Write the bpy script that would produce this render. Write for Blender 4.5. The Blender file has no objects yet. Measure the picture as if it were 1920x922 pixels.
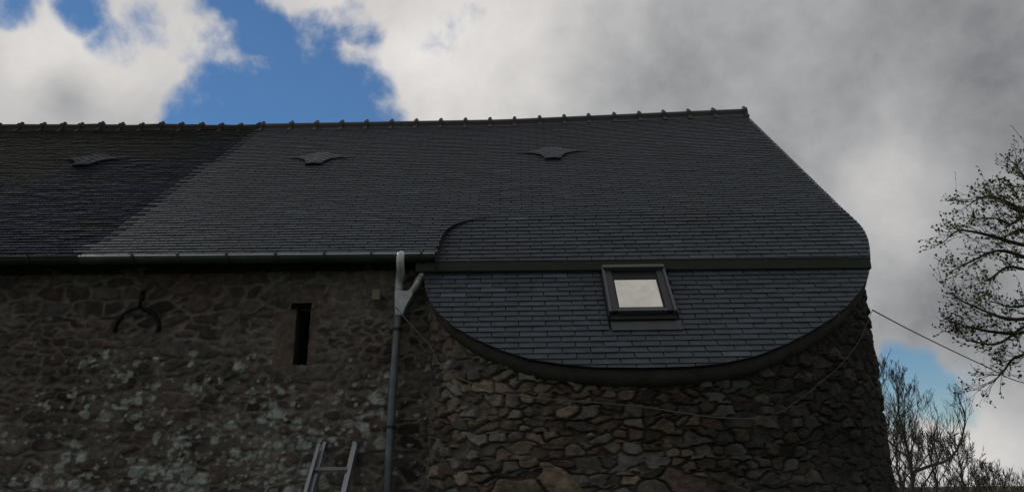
import bpy, random
import numpy as np
from math import *
from mathutils import Matrix, Vector
random.seed(7)
C = bpy.context.scene
# ---------------------------------------------------------------- camera
F, CX, CY = 1400., 960., 461.
EYE = np.array([0, 0, 1.6])
_p, _y, _r = radians(18), radians(.7), radians(.6)
fwd = np.array([-sin(_y)*cos(_p), cos(_y)*cos(_p), sin(_p)])
_r0 = np.array([cos(_y), sin(_y), 0]); _u0 = np.cross(_r0, fwd)
rgt = _r0*cos(_r)-_u0*sin(_r); up = _u0*cos(_r)+_r0*sin(_r)
cd = bpy.data.cameras.new('camera'); cam = bpy.data.objects.new('camera', cd); C.collection.objects.link(cam)
m = Matrix.Identity(4)
for i in range(3):
    m[i][0] = rgt[i]; m[i][1] = up[i]; m[i][2] = -fwd[i]; m[i][3] = EYE[i]
cam.matrix_world = m
cd.sensor_width = 36; cd.lens = 36*F/1920; cd.clip_end = 2000; cd.clip_start = .05
C.camera = cam
def ray(px, py): return fwd*F+rgt*(px-CX)+up*(CY-py)
def onY(px, py, Y):
    d = ray(px, py); return EYE+d*(Y/d[1])
# ---------------------------------------------------------------- world
SUN_EL, SUN_AZ = 34, -42          # azimuth from +Y, towards -X (behind the house, upper left)
W = bpy.data.worlds.new('World'); C.world = W; W.use_nodes = True
nt = W.node_tree; nt.nodes.clear(); N = nt.nodes; L = nt.links
def nd(t, **k):
    n = N.new(t)
    for a, b in k.items(): setattr(n, a, b)
    return n
def lk(a, b): L.new(a, b)
def mth(op, a, b=None, c=None, clamp=False):
    n = nd('ShaderNodeMath', operation=op, use_clamp=clamp)
    for i, v in enumerate((a, b, c)):
        if v is None: continue
        if isinstance(v, (int, float)): n.inputs[i].default_value = v
        else: lk(v, n.inputs[i])
    return n.outputs[0]
def sst(v, a, b, x=0., y=1.):
    n = nd('ShaderNodeMapRange', interpolation_type='SMOOTHSTEP')
    lk(v, n.inputs[0])
    for i, q in zip((1, 2, 3, 4), (a, b, x, y)): n.inputs[i].default_value = q
    return n.outputs[0]
tc = nd('ShaderNodeTexCoord'); D = tc.outputs['Generated']
def vnoise(scale, detail, rough, dist=0., off=(0, 0, 0), stretch=(1, 1, 1)):
    mp = nd('ShaderNodeMapping'); lk(D, mp.inputs[0]); mp.inputs[1].default_value = off; mp.inputs[3].default_value = stretch
    n = nd('ShaderNodeTexNoise'); lk(mp.outputs[0], n.inputs['Vector'])
    n.inputs['Scale'].default_value = scale; n.inputs['Detail'].default_value = detail
    n.inputs['Roughness'].default_value = rough; n.inputs['Distortion'].default_value = dist
    return n.outputs[0]
def dotd(v):
    n = nd('ShaderNodeVectorMath', operation='DOT_PRODUCT'); lk(D, n.inputs[0])
    v = np.array(v, float); v /= np.linalg.norm(v); n.inputs[1].default_value = tuple(v); return n.outputs['Value']
def ang(px, py, rad):
    d = ray(px, py); z = np.linalg.norm(d); return d/z, rad/F*(F/z)
def blob(px, py, rad):                        # 1 in the middle of a patch of sky, 0 outside
    d, a = ang(px, py, rad); return sst(dotd(d), cos(a*1.6), cos(a*.15))
def gauss(px, py, rad):
    d, a = ang(px, py, rad); k = 1/(1-cos(a)); return mth('EXPONENT', mth('MULTIPLY', mth('SUBTRACT', dotd(d), 1), k))
holes = [(600, 215, 85, 1.35), (685, 222, 58, 1.25), (520, 210, 85, 1.4), (440, 215, 75, 1.45), (375, 230, 60, 1.4), (490, 90, 50, .95), (450, 130, 55, .8), (560, 150, 60, .9),
         (160, 18, 38, .82), (222, 80, 40, .74), (18, 10, 36, .75), (270, 60, 45, .68), (590, 75, 40, .72), (672, 45, 36, .62), (420, 20, 60, .68), (330, 90, 50, .5),
         (1692, 712, 50, 1.08), (1745, 742, 38, .95), (1870, 715, 45, .6), (1800, 770, 40, .55), (1690, 765, 32, .8), (1895, 795, 30, .5)]
B = None
for x, y, r_, w in holes:
    b = mth('MULTIPLY', blob(x, y, r_*1.25), w); B = b if B is None else mth('MAXIMUM', B, b)
wisp = mth('ADD', mth('MULTIPLY', gauss(505, 128, 30), .6), mth('MULTIPLY', gauss(430, 60, 70), .35))
n1 = vnoise(8, 10, .58, .15); n2 = vnoise(3.2, 4, .5, .2, (3, 1, 2)); n3 = vnoise(16, 6, .6, .3, (5, 2, 9))
Bm = mth('SUBTRACT', mth('ADD', mth('MULTIPLY_ADD', B, 1.45, -.44), mth('MULTIPLY', mth('SUBTRACT', n1, .5), 4.2)), wisp)
Bm = mth('SUBTRACT', Bm, mth('MULTIPLY', mth('SUBTRACT', n3, .5), 1.3))
for _q in ((1672, 215, 80), (1200, 60, 120), (1690, 290, 60)): Bm = mth('SUBTRACT', Bm, mth('MULTIPLY', gauss(*_q), .7))
blue = sst(Bm, .10, 1.12)
sky = nd('ShaderNodeTexSky', sky_type='NISHITA', sun_disc=False)
sky.sun_elevation = radians(SUN_EL); sky.sun_rotation = radians(SUN_AZ); sky.air_density = 1.0; sky.dust_density = 0; sky.ozone_density = 3
hs = nd('ShaderNodeHueSaturation'); hs.inputs['Saturation'].default_value = 1.22; lk(sky.outputs[0], hs.inputs['Color'])
bgs = nd('ShaderNodeBackground'); lk(hs.outputs[0], bgs.inputs[0]); bgs.inputs[1].default_value = .072
# cloud brightness over the dome: thin and bright towards the sun, unseen rear half dimmed to keep the walls dark
G = mth('ADD', .39, mth('MULTIPLY', mth('SUBTRACT', n2, .5), .32))
G = mth('ADD', G, mth('MULTIPLY', mth('SUBTRACT', n1, .5), .42))
G = mth('ADD', G, mth('MULTIPLY', mth('SUBTRACT', n3, .5), .10))
for x, y, r_, w in [(90, 100, 150, .28), (330, 150, 130, .14), (830, 110, 230, .24), (560, 30, 200, .12), (130, 190, 55, -.20), (1230, 130, 150, -.05), (1450, 60, 260, -.05), (1800, 120, 220, -.08),
                    (1900, 60, 150, -.05), (1540, 250, 180, .02), (1700, 400, 130, .16), (1660, 330, 60, .06), (1760, 600, 130, -.10), (1880, 850, 110, .22), (1740, 840, 60, .14), (1000, -350, 500, .14), (200, -350, 400, .1)]:
    G = mth('ADD', G, mth('MULTIPLY', gauss(x, y, r_), w))
G = mth('MAXIMUM', G, .06)
back = sst(dotd((-.34, 1, .12)), -.75, .10, .46, 1.)
G = mth('MULTIPLY', G, back)
cr = nd('ShaderNodeValToRGB'); lk(G, cr.inputs[0]); e = cr.color_ramp.elements
e[0].position = 0; e[0].color = (.90, .97, 1.06, 1); e[1].position = .62; e[1].color = (1.03, 1., .975, 1)
q = e.new(.28); q.color = (.975, 1.0, 1.035, 1)
bgc = nd('ShaderNodeBackground'); lk(cr.outputs[0], bgc.inputs[0]); lk(G, bgc.inputs[1])
mx = nd('ShaderNodeMixShader'); lk(mth('MULTIPLY', blue, .96), mx.inputs[0]); lk(bgc.outputs[0], mx.inputs[1]); lk(bgs.outputs[0], mx.inputs[2])
wo = nd('ShaderNodeOutputWorld'); lk(mx.outputs[0], wo.inputs[0])
sd = bpy.data.lights.new('sun', 'SUN'); so = bpy.data.objects.new('sun', sd); C.collection.objects.link(so)
sd.energy = .5; sd.angle = radians(14); sd.color = (1, .95, .88)
sv = Vector((sin(radians(SUN_AZ))*cos(radians(SUN_EL)), cos(radians(SUN_AZ))*cos(radians(SUN_EL)), sin(radians(SUN_EL))))
so.rotation_euler = sv.to_track_quat('Z', 'Y').to_euler(); so.location = (-8, 20, 18)
C.view_settings.view_transform = 'Standard'; C.view_settings.look = 'None'; C.view_settings.exposure = 0; C.view_settings.gamma = 1
C.render.engine = 'CYCLES'
C.render.resolution_x = 1024; C.render.resolution_y = 491
# ---------------------------------------------------------------- helpers
def empty(name, loc, label, cat, group=None):
    o = bpy.data.objects.new(name, None); C.collection.objects.link(o); o.location = loc; o.empty_display_size = .2
    tag(o, label, cat, group); return o
def tag(o, label=None, cat=None, group=None, kind=None):
    for k, v in (('label', label), ('category', cat), ('group', group), ('kind', kind)):
        if v: o[k] = v
    return o
class MB:
    def __init__(s): s.v = []; s.f = []; s.mi = []; s.c = []; s.cur = (.5, .5, .5); s.m = 0
    def vert(s, p): s.v.append(tuple(map(float, p))); s.c.append(s.cur); return len(s.v)-1
    def face(s, ix): s.f.append(tuple(ix)); s.mi.append(s.m)
    def poly(s, pts): s.face([s.vert(p) for p in pts])
    def box(s, c, size, R=None, taper=1.):
        c = np.array(c, float); h = np.array(size, float)/2; R = np.eye(3) if R is None else np.array(R)
        ix = []
        for k in range(8):
            q = np.array([(1 if k & 1 else -1), (1 if k & 2 else -1), (1 if k & 4 else -1)], float)*h
            if k & 4: q[0] *= taper; q[1] *= taper
            ix.append(s.vert(c+R@q))
        for a in ((0, 2, 3, 1), (4, 5, 7, 6), (0, 1, 5, 4), (2, 6, 7, 3), (0, 4, 6, 2), (1, 3, 7, 5)): s.face([ix[j] for j in a])
    def tube(s, pts, rad, n=8, caps=True):
        pts = [np.array(p, float) for p in pts]; rad = [rad]*len(pts) if isinstance(rad, (int, float)) else rad
        prev = None; rings = []
        for i, p in enumerate(pts):
            t = pts[min(i+1, len(pts)-1)]-pts[max(i-1, 0)]; t = t/(np.linalg.norm(t)+1e-9)
            if prev is None:
                a = np.array([0, 0, 1.]) if abs(t[2]) < .9 else np.array([1., 0, 0]); prev = np.cross(t, a)
            x = prev-t*(prev@t); x /= np.linalg.norm(x)+1e-9; y = np.cross(t, x); prev = x
            rings.append([s.vert(p+(x*cos(2*pi*k/n)+y*sin(2*pi*k/n))*rad[i]) for k in range(n)])
        for a, b in zip(rings, rings[1:]):
            for k in range(n): s.face([a[k], a[(k+1) % n], b[(k+1) % n], b[k]])
        if caps: s.face(rings[0][::-1]); s.face(rings[-1])
    def sweep(s, pts, prof, side, upv=None, closed=True):
        # prof: list of (a,b) offsets; side(i)->vector a ; upv(i)->vector b
        rings = []
        for i, p in enumerate(pts):
            A = side(i); Bv = upv(i) if upv else np.array([0, 0, 1.])
            rings.append([s.vert(np.array(p)+A*a+Bv*b) for a, b in prof])
        n = len(prof)
        for a, b in zip(rings, rings[1:]):
            for k in range(n if closed else n-1): s.face([a[k], a[(k+1) % n], b[(k+1) % n], b[k]])
        if closed: s.face(rings[0][::-1]); s.face(rings[-1])
    def build(s, name, mats, parent=None, smooth=False, bevel=0, col=False):
        me = bpy.data.meshes.new(name); me.from_pydata(s.v, [], s.f); mats = mats if isinstance(mats, list) else [mats]
        for q in mats: me.materials.append(q)
        me.polygons.foreach_set('material_index', s.mi)
        if smooth: me.polygons.foreach_set('use_smooth', [True]*len(s.f))
        if col:
            at = me.color_attributes.new('Col', 'FLOAT_COLOR', 'POINT')
            at.data.foreach_set('color', np.c_[np.array(s.c), np.ones(len(s.c))].astype('f4').ravel())
        me.validate(); me.update()
        o = bpy.data.objects.new(name, me); C.collection.objects.link(o)
        if parent: o.parent = parent; o.matrix_parent_inverse = parent_world(parent).inverted()
        if bevel:
            b = o.modifiers.new('bevel', 'BEVEL'); b.width = bevel; b.segments = 2; b.limit_method = 'ANGLE'
        return o
def parent_world(p):
    mm = Matrix.Translation(p.location)
    while p.parent: mm = parent_world(p.parent) @ p.matrix_parent_inverse @ mm; break
    return mm
def mat(name, base=(.5, .5, .5), rough=.6, metal=0., spec=.5, attr=False, vary=0., vscale=6., bump=0., bscale=40., spots=None, rvary=0., detail=6):
    M_ = bpy.data.materials.new(name); M_.use_nodes = True; t = M_.node_tree; n_ = t.nodes; b = n_['Principled BSDF']
    b.inputs['Metallic'].default_value = metal; b.inputs['Roughness'].default_value = rough; b.inputs['Specular IOR Level'].default_value = spec
    co = n_.new('ShaderNodeTexCoord').outputs['Object']
    def noise(sc, det=6, ro=.6):
        q = n_.new('ShaderNodeTexNoise'); t.links.new(co, q.inputs['Vector']); q.inputs['Scale'].default_value = sc; q.inputs['Detail'].default_value = det; q.inputs['Roughness'].default_value = ro; return q.outputs[0]
    def mix(kind, fac, a, c):
        q = n_.new('ShaderNodeMix'); q.data_type = 'RGBA'; q.blend_type = kind
        for i, v in ((0, fac), (6, a), (7, c)):
            if isinstance(v, (int, float)): q.inputs[i].default_value = v
            elif isinstance(v, tuple): q.inputs[i].default_value = v
            else: t.links.new(v, q.inputs[i])
        return q.outputs[2]
    def rng(v, a, c, x, y, sm=False):
        q = n_.new('ShaderNodeMapRange'); q.interpolation_type = 'SMOOTHSTEP' if sm else 'LINEAR'; t.links.new(v, q.inputs[0])
        for i, w in zip((1, 2, 3, 4), (a, c, x, y)): q.inputs[i].default_value = w
        return q.outputs[0]
    if attr:
        at = n_.new('ShaderNodeAttribute'); at.attribute_name = 'Col'; col = at.outputs['Color']
    else:
        q = n_.new('ShaderNodeRGB'); q.outputs[0].default_value = (*base, 1); col = q.outputs[0]
    if vary:
        v = rng(noise(vscale, detail), .3, .7, 1-vary, 1+vary); cc = n_.new('ShaderNodeCombineColor')
        for i in range(3): t.links.new(v, cc.inputs[i])
        col = mix('MULTIPLY', 1., col, cc.outputs[0])
    for sp in (spots or []):
        scl, lo, hi, c_, am = sp
        col = mix('MIX', rng(noise(scl, 5, .65), lo, hi, 0, am, True), col, (*c_, 1))
    t.links.new(col, b.inputs['Base Color'])
    if rvary: t.links.new(rng(noise(vscale*1.7, 4), .3, .7, rough-rvary, rough+rvary), b.inputs['Roughness'])
    if bump:
        bp = n_.new('ShaderNodeBump'); bp.inputs['Strength'].default_value = 1; bp.inputs['Distance'].default_value = bump
        t.links.new(noise(bscale, 8, .65), bp.inputs['Height']); t.links.new(bp.outputs[0], b.inputs['Normal'])
    return M_
mt_new = mat('new_slate', attr=True, rough=.62, vary=.2, vscale=9, bump=.0014, bscale=60, rvary=.06, spec=.40, spots=[(1.1, .5, .75, (.060, .066, .060), .35), (26, .70, .76, (.20, .21, .20), .45)])
mt_old = mat('old_slate', attr=True, rough=.72, vary=.4, vscale=5, bump=.002, bscale=40, rvary=.08, spec=.12,
             spots=[(1.3, .45, .65, (.018, .019, .014), .7), (8, .60, .70, (.06, .068, .06), .30)])
mt_hook = mat('steel_hook', (.22, .23, .24), .5, .5)
mt_under = mat('roof_underlay', (.02, .02, .02), .95)
mt_stone = mat('rubble_stone', attr=True, rough=.95, vary=.42, vscale=14, bump=.007, bscale=34, spec=.2, spots=[(75, .60, .68, (.20, .20, .18), .35)])
mt_bead = mat('zinc_highlight', (.62, .66, .68), .42, .35)  # gutter edge highlight painted as a paler zinc
mt_zinc = mat('zinc', (.78, .80, .82), .45, .3, vary=.2, vscale=12, rvary=.12)
mt_pipe = mat('weathered_zinc', (.22, .25, .255), .5, .4, vary=.25, vscale=7, rvary=.1)
mt_gut = mat('gutter_zinc', (.085, .10, .085), .5, .5, vary=.3, vscale=5, rvary=.1)
mt_oldzinc = mat('aged_zinc', (.07, .075, .075), .6, .6, vary=.3, vscale=6)
mt_green = mat('green_fascia', (.042, .055, .034), .55, .1, vary=.16, vscale=5, spots=[(3, .5, .7, (.03, .036, .026), .5)])
mt_mortar = mat('lime_mortar', (.062, .060, .050), .92, vary=.28, vscale=6, bump=.006, bscale=30, spec=.2, spots=[(3, .52, .72, (.06, .062, .05), .6)])
mt_clay = mat('dark_clay', (.050, .044, .043), .5, vary=.3, vscale=10, bump=.002, bscale=60)
mt_oldclay = mat('mossy_clay', (.055, .045, .036), .85, vary=.4, vscale=12, bump=.004, bscale=40, spots=[(9, .45, .6, (.045, .055, .022), .8)])
mt_iron = mat('black_iron', (.012, .011, .010), .7, .3, bump=.003, bscale=50)
mt_alu = mat('ladder_aluminium', (.40, .41, .44), .45, .75, vary=.15, vscale=8)
mt_flash = mat('lead_flashing', (.082, .086, .095), .55, .1, vary=.15, vscale=9)
mt_trim = mat('light_cladding', (.115, .117, .125), .45, .2)
mt_clad = mat('grey_cladding', (.052, .053, .057), .5, .2, vary=.1, vscale=8)
mt_dark = mat('rubber_and_shade', (.01, .01, .01), .6)  # real rubber, and black painted shade in vents, skylight gaps and slit
mt_cable = mat('pale_cable', (.17, .155, .13), .7)
mt_bcable = mat('dark_cable', (.05, .05, .05), .7)
mt_box = mat('beige_plastic', (.30, .275, .20), .6, vary=.1)
mt_wood = mat('dark_timber', (.035, .028, .022), .9, vary=.4, vscale=12, bump=.006, bscale=20)
mt_bark = mat('bark', (.075, .066, .055), .95, vary=.4, vscale=8, bump=.01, bscale=30, spec=.2)
mt_twig = mat('hazy_twigs', (.12, .10, .09), .95, spec=.1)  # paler than bark: distance haze put into the twig colour
mt_leaf = mat('budding_leaves', attr=True, rough=.7, spec=.2)
mt_grass = mat('grass', (.05, .07, .025), .95, vary=.5, vscale=2, bump=.03, bscale=20)
mt_glass = mat('skylight_glass', (.80, .76, .68), .10, 1., vary=.10, vscale=12, spots=[(60, .62, .70, (.5, .47, .42), .5)], rvary=.03)
# ---------------------------------------------------------------- ground
g = MB()
NG = 60; xs = np.sinh(np.linspace(-5.2, 5.2, NG)); xs = xs/xs[-1]*600
ids = [[g.vert((x, y, .02*sin(x*1.3)*cos(y*1.7)*min(1, (abs(x)+abs(y))/6) - .03)) for x in xs] for y in xs]
for j in range(NG-1):
    for i in range(NG-1): g.face((ids[j][i], ids[j][i+1], ids[j+1][i+1], ids[j+1][i]))
tag(g.build('ground', mt_grass, smooth=True), kind='structure')
# ---------------------------------------------------------------- roof surfaces
Ye, Yr = 7.06, 10.9
e0, e1 = onY(0, 481, Ye), onY(815, 474, Ye)
def ze(X): return e0[2]+(e1[2]-e0[2])*(X-e0[0])/(e1[0]-e0[0])
RP = [onY(x, y, Yr) for x, y in ((0, 242), (490, 241), (943, 233), (1395, 213))]
def zr(X): return float(np.interp(X, [q[0] for q in RP], [q[2] for q in RP])) if X > RP[0][0] else RP[0][2]
LS = hypot(Yr-Ye, zr(0)-ze(0)); aM = atan2(zr(0)-ze(0), Yr-Ye); nM = np.array([0, -sin(aM), cos(aM)])
def M_(X, s, h=0.):
    v = s/LS; return np.array([X, Ye+(Yr-Ye)*v, ze(X)*(1-v)+zr(X)*v])+nM*h
def unM(px, py):
    d = ray(px, py); X = 0.
    for _ in range(12):
        a, b = ze(X), zr(X)          # plane z = a + k (y-Ye)
        k = (b-a)/(Yr-Ye); t = (a-k*Ye-EYE[2])/(d[2]-k*d[1]); P = EYE+d*t; X = P[0]
    return X, (P[1]-Ye)/(Yr-Ye)*LS
EXP, WD = .0735, .245
sB = unM(930, 409)[1]; sB = round(sB/EXP)*EXP                 # fold line where the lower, steeper slope begins
aS = radians(51); dS = np.array([0, -cos(aS), -sin(aS)]); nS = np.array([0, -sin(aS), cos(aS)])
def S_(X, s, h=0.):                   # s = 0 at the fold, negative downwards
    return M_(X, sB)+dS*(-s)+nS*h
def unS(px, py):
    d = ray(px, py); X = 0.
    for _ in range(12):
        P0 = M_(X, sB); t = ((P0-EYE)@nS)/(d@nS); P = EYE+d*t; X = P[0]
    return X, -((P-M_(X, sB))@dS)
XRm, sRm = unM(1605, 416); XRr = unM(1395, 212)[0]
print('fold s', sB, 'L', LS, 'pitch', degrees(aM), 'verge', XRm, sRm, XRr)
def xverge(s): return XRr+(XRm-XRr)*(LS-s)/(LS-sRm)
XB0, sB0 = unM(150, 478); XB1, sB1 = unM(490, 241)
def xbound(s): return XB0+(XB1-XB0)*(s-sB0)/(sB1-sB0)
curveC = [unM(*q) for q in ((817, 487), (818, 480), (823, 460), (829, 442), (838, 430), (855, 420), (880, 413), (905, 410), (935, 409))]
cs = [q[1] for q in curveC]; cx_ = [q[0] for q in curveC]
def xcurve(s): return float(np.interp(s, cs, cx_))
Spx = [(1605, 410), (1614, 423), (1622, 436), (1628, 450), (1631, 468), (1632, 485), (1631, 505), (1627, 522), (1612, 547), (1590, 573), (1560, 597), (1520, 622), (1470, 647), (1420, 667), (1360, 681), (1290, 688),
       (1200, 690), (1120, 689), (1050, 683), (990, 673), (940, 657), (890, 636), (850, 612), (822, 588), (805, 564), (797, 540), (794, 512), (797, 480), (820, 430), (832, 409)]
Scurve = [unS(*q) for q in Spx]
def hull(P):
    P = sorted(P)
    def half(P):
        h = []
        for p in P:
            while len(h) > 1 and (h[-1][0]-h[-2][0])*(p[1]-h[-2][1])-(h[-1][1]-h[-2][1])*(p[0]-h[-2][0]) <= 0: h.pop()
            h.append(p)
        return h
    a, b = half(P), half(P[::-1]); return a[:-1]+b[:-1]
Scurve[0] = (xverge(sB), 0.)
Shull = hull([(x, min(s, .0)) for x, s in Scurve]+[(xverge(sB), .02), (Scurve[-1][0], .02)])
def clip(poly, reg):                  # Sutherland-Hodgman, reg convex and counter-clockwise
    for i in range(len(reg)):
        a, b = reg[i], reg[(i+1) % len(reg)]; out = []
        def ins(p): return (b[0]-a[0])*(p[1]-a[1])-(b[1]-a[1])*(p[0]-a[0])
        for j in range(len(poly)):
            p, q = poly[j-1], poly[j]; dp, dq = ins(p), ins(q)
            if (dp >= 0) != (dq >= 0):
                t = dp/(dp-dq); out.append((p[0]+(q[0]-p[0])*t, p[1]+(q[1]-p[1])*t))
            if dq >= 0: out.append(q)
        poly = out
        if len(poly) < 3: return None
    return poly
rs = random.Random(3)
def slate(mb, P, quad, s0, s1, reg=None, hi=.0125, lo=.003, th=.0055, col=(.08, .08, .08), hook=False, jit=.0015):
    poly = clip(quad, reg) if reg else quad
    if not poly: return
    xs_ = [p[0] for p in poly]
    if max(xs_)-min(xs_) < .01: return
    dh = rs.uniform(-jit, jit); dr = rs.uniform(-jit, jit)*1.5; xm = sum(xs_)/len(xs_)
    mb.cur = col; mb.m = 0
    def H(p): return hi+(lo-hi)*(p[1]-s0)/(s1-s0)+dh+dr*(p[0]-xm)
    top = [P(p[0], p[1], H(p)) for p in poly]; bot = [P(p[0], p[1], H(p)-th) for p in poly]
    a = [mb.vert(p) for p in top]; b = [mb.vert(p) for p in bot]; mb.face(a)
    for k in range(len(a)): mb.face([a[k-1], b[k-1], b[k], a[k]])
    if hook and len(poly) == 4 and max(abs(p[1]-s0) for p in poly[:]) < (s1-s0)+.02 and sum(abs(p[1]-s0) < .006 for p in poly) == 2:
        mb.m = 1; mb.cur = (.5, .5, .5); x = (min(xs_)+max(xs_))/2
        q = [(x-.002, s0-.004), (x+.002, s0-.004), (x+.002, s0+.010), (x-.002, s0+.010)]
        mb.poly([P(c[0], c[1], hi+.006) for c in q])
def newcol():
    v = max(.05, rs.gauss(.084, .0085)); t = rs.random()
    if rs.random() < .014: v *= 1.5
    return (v*(.80+.07*t), v*.99, v*(1.22-.07*t))
def oldcol(x=-5, s=1.):
    v = max(.010, rs.gauss(.0225, .0045)); c = (v*.52, v*.88, v*2.1)
    mo_s = 1/(1+exp(-(s-(3.3+.9*sin(x*1.1)+.5*sin(x*2.9+s*2)))*2.2)); mo_s = min(1, max(0, mo_s+rs.uniform(-.2, .2)))
    mc = (.032, .030, .021); return tuple(a*(1-mo_s)+b*mo_s for a, b in zip(c, mc))
house = empty('stone_house', (-2, 9, 0), 'long stone house with dark slate roof, iron hook and narrow slit window in its wall', 'house')
tower = empty('round_tower', (1.6, 7.2, 0), 'rounded rubble stone tower end with curved slate eave and one skylight', 'tower')
mo, mn = MB(), MB()
row = 0; s = .0
TOP = LS-.05
while s < TOP:
    s1 = min(s+EXP, TOP+.02); off = (row % 2)*WD/2+rs.uniform(-.01, .01)
    xl = -11.5+off
    while xl < 5:
        g_ = .0042; x0 = xl+g_+rs.uniform(-.002, .002); x1 = xl+WD-g_; a, b = s+rs.uniform(-.001, .001)*(2.5 if xl < -3 else 1), s1+.012
        xm = (x0+x1)/2; old = x1 < xbound(s)+.02 or xm < xbound(s)
        xl += WD
        if s+EXP*.5 < sB:
            xa, xb = xcurve(a), xcurve(b); q = [(min(x0, xa), a), (min(x1, xa), a), (min(x1, xb), b), (min(x0, xb), b)]
            if x0 >= max(xa, xb)-.01: continue
            q2 = [p for i, p in enumerate(q) if i == 0 or abs(p[0]-q[i-1][0])+abs(p[1]-q[i-1][1]) > 1e-5]
            if len(q2) < 3: continue
            slate(mn if not old else mo, M_, q2, s, s1, None, col=oldcol(xm, s) if old else newcol(), jit=.0025 if old else .0012, hook=not old and rs.random() < .35)
        else:
            if x0 > xverge(s)+.1: continue
            reg = [(-12, -1), (XRm+(XRm-XRr)*(1+sRm)/(LS-sRm), -1), (XRr, LS), (XRr, LS+1), (-12, LS+1)]
            slate(mn if not old else mo, M_, [(x0, a), (x1, a), (x1, b), (x0, b)], s, s1, reg, col=oldcol(xm, s) if old else newcol(), jit=.0025 if old else .0012, hook=not old and rs.random() < .35)
    s += EXP; row += 1
# decking below the slates
def deck(mb, P, pts, h0=-.002, h1=-.05):
    mb.m = 2; mb.cur = (.02, .02, .02)
    a = [mb.vert(P(x, s, h0)) for x, s in pts]; b = [mb.vert(P(x, s, h1)) for x, s in pts]
    mb.face(a); mb.face(b[::-1])
    for k in range(len(a)): mb.face([a[k-1], b[k-1], b[k], a[k]])
def strips(mb, P, x0f, x1f, s0, s1, n, h0=-.010, h1=-.05):
    mb.m = 2; mb.cur = (.02, .02, .02)
    for i in range(n):
        a, b = s0+(s1-s0)*i/n, s0+(s1-s0)*(i+1)/n
        K = 10
        for h in (h0, h1):
            for j in range(K):
                u = lambda f0, f1, k: f0+(f1-f0)*k/K
                mb.poly([P(u(x0f(a), x1f(a), j), a, h), P(u(x0f(a), x1f(a), j+1), a, h), P(u(x0f(b), x1f(b), j+1), b, h), P(u(x0f(b), x1f(b), j), b, h)])
        mb.poly([P(x1f(a), a, h0), P(x1f(a), a, h1), P(x1f(b), b, h1), P(x1f(b), b, h0)])
strips(mo, M_, lambda s: -11.5, lambda s: xbound(s)+.05, 0, LS, 6)
strips(mn, M_, lambda s: xbound(s)+.05, lambda s: xcurve(s)-.02, 0, sB, 10)
strips(mn, M_, lambda s: xbound(s)+.05, lambda s: xverge(s)-.02, sB, LS, 8)
roof_old = mo.build('roof', [mt_old, mt_hook, mt_under], house, col=True); tag(roof_old, 'old dark mossy slates')
roof_new = mn.build('roof', [mt_new, mt_hook, mt_under], house, col=True); tag(roof_new, 'new grey slates')
# cheek under the cut edge of the main slope
ck = MB(); sa = np.linspace(cs[0], cs[-1], 24)
for a, b in zip(sa, sa[1:]):
    pa, pb = M_(xcurve(a)-.006, a, .004), M_(xcurve(b)-.006, b, .004)
    def down(p): # to the steep slope below
        t = (p-M_(p[0], sB))@nS; return p-nS*(max(t, 0)+.01)
    ck.poly([pa, pb, down(pb), down(pa)])
ck.build('roof_cheek', mt_under, house)
# rear slope
rb = MB(); Zb = .8
for h, (y0, y1) in ((0, (Yr, Yr+4.2)),):
    pts = [(-11.5, y0), (XRr, y0), (XRr, y1), (-11.5, y1)]
    a = [rb.vert((x, y, zr(x)-(y-Yr)*tan(aM)-.02)) for x, y in pts]; b = [rb.vert((x, y, zr(x)-(y-Yr)*tan(aM)-.1)) for x, y in pts]
    rb.face(a); rb.face(b[::-1])
    for k in range(4): rb.face([a[k-1], b[k-1], b[k], a[k]])
rb.cur = (.05, .05, .055); rb.c = [(.05, .05, .055)]*len(rb.v)
rb.build('rear_roof', mt_new, house, col=True)
# ridge tiles
def ridge_tile(x0, x1, mt_, roof, sc=1., name='ridge_tile', jit=0.):
    mb = MB(); dz = random.uniform(-jit, jit)
    A = np.array([x0, Yr, zr(x0)-.0+dz]); Bp = np.array([x1, Yr, zr(x1)-.0+dz+random.uniform(-jit, jit)])
    def prof(r, fl): 
        p = [(-r-.07*sc, -fl), (-r, -.045)]+[(-r*cos(t), r*sin(t)) for t in np.linspace(0.1, pi-.1, 9)]+[(r, -.045), (r+.07*sc, -fl)]
        return [(a, b) for a, b in p]
    side = lambda i: np.array([0, 1., 0])
    mb.sweep([A, Bp], prof(.078*sc, .14), side)
    mb.sweep([Bp-np.array([.055, 0, -.004]), Bp+np.array([.004, 0, .004])], prof(.098*sc, .13), side)
    c = Bp-np.array([.026, 0, 0]); mb.tube([c+np.array([0, 0, .09*sc]), c+np.array([0, 0, .118*sc]), c+np.array([0, 0, .128*sc])], [.032*sc, .026*sc, .012*sc], 8)
    return mb.build(name, mt_, roof, bevel=0)
rn = [497, 551, 598, 645, 691, 738, 784, 830, 876, 922, 968, 1015, 1061, 1107, 1155, 1202, 1248, 1295, 1342, 1393]
xr = [onY(p, 236, Yr)[0] for p in rn]; xr[-1] = XRr+.02
for a, b in zip([xr[0]-.06]+xr, xr): ridge_tile(a, b, mt_clay, roof_new)
ro = [3, 44, 86, 124, 157, 195, 233, 271, 308, 345, 383, 420, 456, 490]
xo = [onY(p, 239, Yr)[0] for p in ro]; xo = [xo[0]-.31*k for k in range(9, 0, -1)]+xo
for a, b in zip(xo, xo[1:]): ridge_tile(a, b-.004, mt_oldclay, roof_old, .92, jit=.012)
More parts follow.
